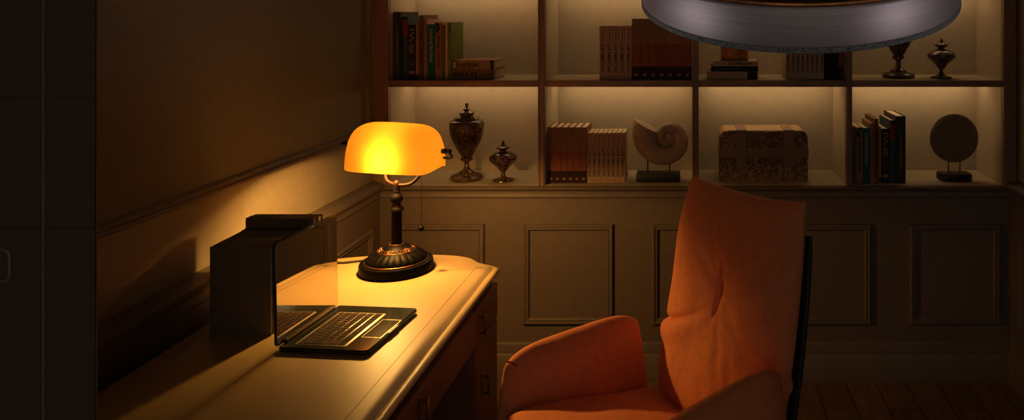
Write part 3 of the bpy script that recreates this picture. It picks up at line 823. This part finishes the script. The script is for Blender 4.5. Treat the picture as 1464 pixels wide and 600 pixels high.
# ================================================================ CHEST
dC = 3.30; kC = dC/F
chx = X(1092, dC); hwc = 63*kC; hc = Z(187, dC)-ZLO; dpc = .17
che = empty('storage_chest', (chx, dC, ZLO)); tag(che, 'embossed tan chest with two straps and a rounded lid on the lower shelf', 'chest')
def arch(x, e=0):      # rounded top shoulders
    r = .034; a = hwc-abs(x)
    return hc-(r-math.sqrt(max(0, r*r-(r-a)**2)) if a < r else 0)
bm = bmesh.new()
zl = hc*.655
ring = [(-hwc, 0), (hwc, 0), (hwc, zl-.002), (-hwc, zl-.002)]
loft(bm, [[(x, y, z) for x, z in ring] for y in (0, dpc)]); fin('body', bm, M['wicker'], che)
def arch_ring(off):
    pts = [(-hwc+off, zl), (hwc-off, zl)]
    for i in range(13):
        a = PI/2*i/12; r = .034; pts.append((hwc-off-r+r*math.cos(a), hc-off-r+r*math.sin(a)))
    for i in range(13):
        a = PI/2+PI/2*i/12; r = .034; pts.append((-hwc+off+r+r*math.cos(a), hc-off-r+r*math.sin(a)))
    return pts
bm = bmesh.new()
loft(bm, [[(x, y, z) for x, z in arch_ring(off)] for y, off in ((0, .004), (.004, 0), (dpc, 0))])
lidc = fin('lid', bm, M['wicker'], che, smooth=50)
bm = bmesh.new(); 
loft(bm, [[(x, y, z) for x, z in [(X_, Z_+.0012) for X_, Z_ in arch_ring(0)[2:]]] for y in (.006, dpc)], close_u=False, cap=False)
lt = fin('lid_top', bm, M['hide'], lidc, smooth=50); lt['label'] = 'plain tan hide top of the lid'
bx('band', (-hwc-.003, hwc+.003, -.004, dpc+.003, hc*.47, hc*.655), M['strap'], che, bev=.001)
for px in (1060, 1127.5):
    x = X(px, dC)-chx; sw_ = 7.2*kC
    bm = bmesh.new(); box(bm, x-sw_, x+sw_, -.007, -.0005, hc*.34, hc+.003, bev=.001, seg=1)
    box(bm, x-sw_, x+sw_, -.007, dpc+.003, hc+.0015, hc+.005, bev=.001, seg=1)
    t = bmesh.new(); lathe(t, [(0, -.0066), (sw_, -.0066), (sw_, -.0009), (0, -.0009)], 24, 'Y'); bmesh.ops.translate(t, verts=t.verts, vec=(x, 0, hc*.345))
    me = bpy.data.meshes.new('t'); t.to_mesh(me); t.free(); bm.from_mesh(me); bpy.data.meshes.remove(me)
    fin('strap', bm, M['strap'], che)

# ================================================================ ROW OF BOARD BOOKS ON THE DESK
y = 1.95; pitch = .0172
g = 'dark books in a row on the desk'
hf = Z(353, 1.95)-DZ
src = None
xc0 = (X(300, 1.95)+X(387.5, 1.95))/2; wf = X(387.5, 1.95)-X(300, 1.95)
def deskbook(name, th, wdt, h, cov, pg, loc, label):
    bm = bmesh.new(); t = .0022
    box(bm, -wdt/2, wdt/2, 0, t, 0, h); box(bm, -wdt/2, wdt/2, th-t, th, 0, h); box(bm, -wdt/2, -wdt/2+t, t*.5, th-t*.5, 0, h)
    o = fin(name, bm, cov, None, loc); tag(o, label, 'book', g)
    bx('pages', (-wdt/2+t, wdt/2-.004, t*.95, th-t*.95, .003, h-.004), pg, o)
    return o
for i in range(9):
    lab = 'dark brown book standing on the desk, ' + ('nearest of the row, cover fully visible' if i == 0 else ORD[i]+' from the front of the row')
    loc = (xc0-.0006*i, 1.95+pitch*i, DZ)
    if src is None: src = deskbook('book', pitch-.0006, wf, hf, M['folder'], M['grey_page'], loc, lab)
    else: dupbook(src, loc, lab)
yb = 1.95+pitch*9
deskbook('book', .022, wf+.012, hf-.002, M['folder_black'], M['grey_page'], (xc0-.006, yb, DZ), 'black book standing behind the nine dark brown books on the desk')
yb += .0225
o = deskbook('book', .022, .195, Z(311.5, yb)-DZ, M['folder_grey'], M['page'], (X(351, yb)+.0975, yb, DZ), 'tall grey-brown book with an orange label near the back of the desk row')
bx('orange_label', (-.088, -.066, -.0005, .0005, Z(324, yb)-DZ, Z(315, yb)-DZ), M['folder_label'], o)
yb += .0225
deskbook('book', .026, .200, Z(309.3, yb)-DZ, M['folder_grey'], M['page'], (X(357, yb)+.1, yb, DZ), 'tallest grey-brown book at the back end of the desk row')

# ================================================================ ARMCHAIR
ch0 = Vector((0.03, 1.98, 0))
chair = empty('armchair', ch0)
tag(chair, 'high-backed orange velvet armchair with a black shell turned towards the desk', 'armchair')
fwd = Vector((-.82, -.57, 0)).normalized(); wv = Vector((.57, -.82, 0)).normalized(); upv = Vector((0, 0, 1))
def pillow(name, P, T, m, parent, nu=60, nv=70, pu=4, pv=4, q=.5, disp=None, back=1.0, shift=None, nrm=None):
    """closed cushion on a bilinear patch P[00,10,11,01]; T thickness towards the front"""
    P = [Vector(p) for p in P]
    n0 = nrm or ((P[1]-P[0]).cross(P[3]-P[0])).normalized()
    bm = bmesh.new(); front = {}; bk = {}
    for i in range(nu+1):
        for j in range(nv+1):
            u = -math.cos(PI*i/nu); v = -math.cos(PI*j/nv)
            if True:
                s, t = (u+1)/2, (v+1)/2
            c = P[0]*(1-s)*(1-t)+P[1]*s*(1-t)+P[2]*s*t+P[3]*(1-s)*t
            prof = (max(0, 1-abs(u)**pu)*max(0, 1-abs(v)**pv))**q
            if shift: c = c+shift(u, v)
            d = disp(u, v) if disp else 0
            edge = i in (0, nu) or j in (0, nv)
            if edge:
                front[i, j] = bk[i, j] = bm.verts.new(c)
            else:
                front[i, j] = bm.verts.new(c+n0*(T*prof+d*min(1, prof*2.5)))
                bk[i, j] = bm.verts.new(c-n0*T*back*prof)
    for i in range(nu):
        for j in range(nv):
            bm.faces.new((front[i, j], front[i+1, j], front[i+1, j+1], front[i, j+1]))
            bm.faces.new((bk[i, j+1], bk[i+1, j+1], bk[i+1, j], bk[i, j]))
    return fin(name, bm, m, parent, loc=(0, 0, 0), smooth=75)
R0 = lambda p: Vector(p)-ch0
lean = -fwd*.115
tf = Vector((-.012, 2.30, 1.088)); tn = Vector((.283, 1.876, 1.112))
bf = Vector((-.098, 2.235, .40)); bn = bf+wv*.50
def g2(u, v, u0, v0, su, sv): return math.exp(-((u-u0)/su)**2-((v-v0)/sv)**2)
def back_disp(u, v):
    # u: -1 far(left on screen) .. 1 near ; v: -1 bottom .. 1 top
    d = 0
    us, vs = .08, .26
    d -= .020*g2(u, v, us, vs, .34, .34)+.006*g2(u, v, us, vs, .10, .20)                       # broad dimple
    d -= .055*math.exp(-((u-us)/.020)**2)*(1 if abs(v-vs) < .13 else math.exp(-((abs(v-vs)-.13)/.05)**2))   # slit
    # crease from the far edge to the foot of the slit
    vc = -.19+.32*max(0, min(1, (u+1)/1.08))**1.6
    d -= .014*math.exp(-((v-vc)/.030)**2)*max(0, min(1, (.05-u)*2.0))
    d += .010*math.exp(-((v-vc+.10)/.07)**2)*max(0, min(1, (.05-u)*1.6))
    d += .022*g2(u, v, -.2, -.55, .8, .35)                     # lumbar swell
    # radiating soft folds
    for k, (a, l) in enumerate(((2.5, .5), (1.9, .45), (.5, .5), (-.6, .5), (-1.2, .55))):
        dx, dy = math.cos(a), math.sin(a); x, y_ = u-us, (v-vs)*1.25
        al = x*dx+y_*dy; pe = -x*dy+y_*dx
        if al > 0: d -= .005*math.exp(-(pe/.05)**2)*math.exp(-((al-.25)/l)**2)
    d += .005*noise.noise(Vector((u*2.2, v*2.6, 3.1)))+.0025*noise.noise(Vector((u*6, v*5, 1.7)))
    d -= .006*math.exp(-((u-.55+.2*(v+.5))/.07)**2)*max(0, min(1, -v*1.5))
    return d
def back_shift(u, v):
    # outline: ears at the top corners, waist, notch on the far edge
    s = Vector((0, 0, 0))
    s += upv*(.010*(abs(u)**4)*max(0, v)**6 - .006*(1-u*u)*max(0, v)**6)
    ed = abs(u)**6
    side = -wv if u < 0 else wv
    s += side*ed*(.010*math.cos(v*2.2)-.012*math.exp(-((v+.17)/.035)**2)*(1 if u < 0 else .3)+.012*math.exp(-((v+.24)/.05)**2))
    return s
P = [R0(bf), R0(bn), R0(tn), R0(tf)]
nb = (P[1]-P[0]).cross(P[3]-P[0]).normalized()
if nb.dot(fwd) < 0: nb = -nb
pillow('back_cushion', P, .085, M['velvet'], chair, 210, 150, 2.8, 4, .5, back_disp, .75, back_shift, nrm=nb)
# black shell behind the back
o_ = -nb*.040
def sh(p, a, b): return Vector(p)+o_+wv*a+upv*b
Ps = [R0(sh(bf, -.0, -.06)), R0(sh(bn, -.016, -.06)), R0(sh(tn, -.022, -.085)), R0(sh(tf, -.004, -.085))]
pillow('back_shell', Ps, .016, M['shell'], chair, 30, 40, 10, 10, .5, None, 1.0, lambda u, v: -fwd*.022*(1-v*v), nrm=nb)
# seat cushion
srf = bf+fwd*.0+upv*.045; srn = bn+upv*.045
SD = .50
sff = srf+fwd*SD+upv*.075; sfn = srn+fwd*SD+upv*.075
def seat_disp(u, v): return .006*noise.noise(Vector((u*2, v*2, 9)))+.012*g2(u, v, 0, .1, .8, .8)
seat = pillow('seat_cushion', [R0(srf), R0(srn), R0(sfn), R0(sff)], .060, M['velvet'], chair, 60, 60, 6, 6, .4, seat_disp, 1.2, nrm=(Vector((0, 0, 1))+fwd*-.14).normalized())
# arms
def arm(base_rear, inward, flare, zr_top, zf_top, name='arm_cushion', L=.46):
    br = Vector(base_rear)
    a = fwd*L+flare
    lowr = Vector((br.x, br.y, .36)); lowf = lowr+a+fwd*.035; 
    topf = Vector((br.x, br.y, 0))+a*.985+Vector((0, 0, zf_top)); topr = Vector((br.x, br.y, 0))+fwd*.05+Vector((0, 0, zr_top))
    def dsp(u, v): return .004*math.sin(u*5+.6)*math.exp(-((v-.2)/.7)**2)+.004*noise.noise(Vector((u*2.5, v*2, 5)))+.006*math.exp(-((u+.12)/.09)**2)*max(0, 1-v*v)-.006*math.exp(-((u-.12)/.08)**2)*max(0, 1-v*v)
    def shf(u, v): return upv*(-.035*abs(u)**5*max(0, v)**3)
    c = pillow(name, [R0(lowr), R0(lowf), R0(topf), R0(topr)], .052, M['velvet'], chair, 60, 60, 3.5, 3.5, .5, dsp, 1.0, shf, nrm=inward)
    return c, topf
fa, tpf = arm(bf-wv*.035+fwd*.02, wv, -wv*.012, .715, .682)
na, tpn = arm(bn+wv*.05-fwd*.03, -wv, wv*.0, .775, .705)
# dark tube puts a crease's shade on the far arm's front corner
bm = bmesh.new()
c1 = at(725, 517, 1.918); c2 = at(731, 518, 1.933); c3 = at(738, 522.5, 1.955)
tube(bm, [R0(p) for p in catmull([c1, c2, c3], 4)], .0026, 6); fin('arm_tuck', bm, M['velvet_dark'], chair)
# swivel foot (below the frame)
cc = (bf+bn)/2+fwd*.24; cc.z = 0; cl = cc-ch0
bm = bmesh.new(); lathe(bm, [(0, .02), (.03, .02), (.03, .33), (.09, .345), (.09, .37), (0, .37)], 24); fin('pedestal', bm, M['shell'], chair, loc=cl)
for k in range(4):
    a = PI/4+k*PI/2; bm = bmesh.new(); d_ = Vector((math.cos(a), math.sin(a), 0))
    tube(bm, [cl+d_*.02+upv*.05, cl+d_*.15+upv*.035, cl+d_*.27+upv*.011], lambda t: .016-.006*t, 10); fin('leg', bm, M['shell'], chair)

# ================================================================ HANGING METAL RING
dR = 1.2; kR = dR/F
RR = .2501; HR = .0606
rc = Vector((.1645, dR, 1.629))
ringo = empty('hanging_ring', rc, (.322, -.0358, 0))
tag(ringo, 'big tilted brushed gunmetal ring with a copper rim hanging before the bookcase', 'pendant')
bm = bmesh.new()
lathe(bm, [(RR*.955, .004), (RR*.998, .004), (RR, .008), (RR*.997, HR*.5), (RR*.985, HR-.006), (RR*.978, HR-.002), (RR*.965, HR), (RR*.955, HR-.002), (RR*.95, HR-.012), (RR*.95, .01), (RR*.955, .004)], 128)
fin('ring_band', bm, M['steel'], ringo, smooth=35)
bm = bmesh.new(); lathe(bm, [(RR*.95, -.0028), (RR*1.001, -.0028), (RR*1.005, -.001), (RR*1.005, .004), (RR*1.0, .0056), (RR*.95, .0056), (RR*.95, -.0028)], 128)
fin('grip_strip', bm, M['grain'], ringo, smooth=35)
bm = bmesh.new(); torus(bm, RR*.968, .0034, HR+.0005, 128, 8); fin('copper_rim', bm, M['copper'], ringo)
bm = bmesh.new(); lathe(bm, [(0, HR-.030), (RR*.952, HR-.030), (RR*.952, HR-.024), (.03, HR-.022), (0, HR-.022)], 96); fin('inner_plate', bm, M['ring_in'], ringo)
bm = bmesh.new(); inv = ringo.matrix_basis.inverted() if False else None
bpy.context.view_layer.update(); mi = ringo.matrix_world.inverted()
hub = Vector((0, 0, HR-.03)); topw = ringo.matrix_world @ hub
tube(bm, [hub, hub+Vector((0, 0, .06)), mi @ Vector((topw.x, topw.y-.03, topw.z+.14)), mi @ Vector((topw.x, topw.y-.03, H-.02))], .010, 12)
fin('hanging_stem', bm, M['ring_in'], ringo)
bm = bmesh.new(); box(bm, -.06, .06, -.06, .06, -.025, 0, bev=.008)
cp = fin('ceiling_cup', bm, M['ring_in'], ringo); cp.matrix_local = mi @ Matrix.Translation((topw.x, topw.y-.03, H))
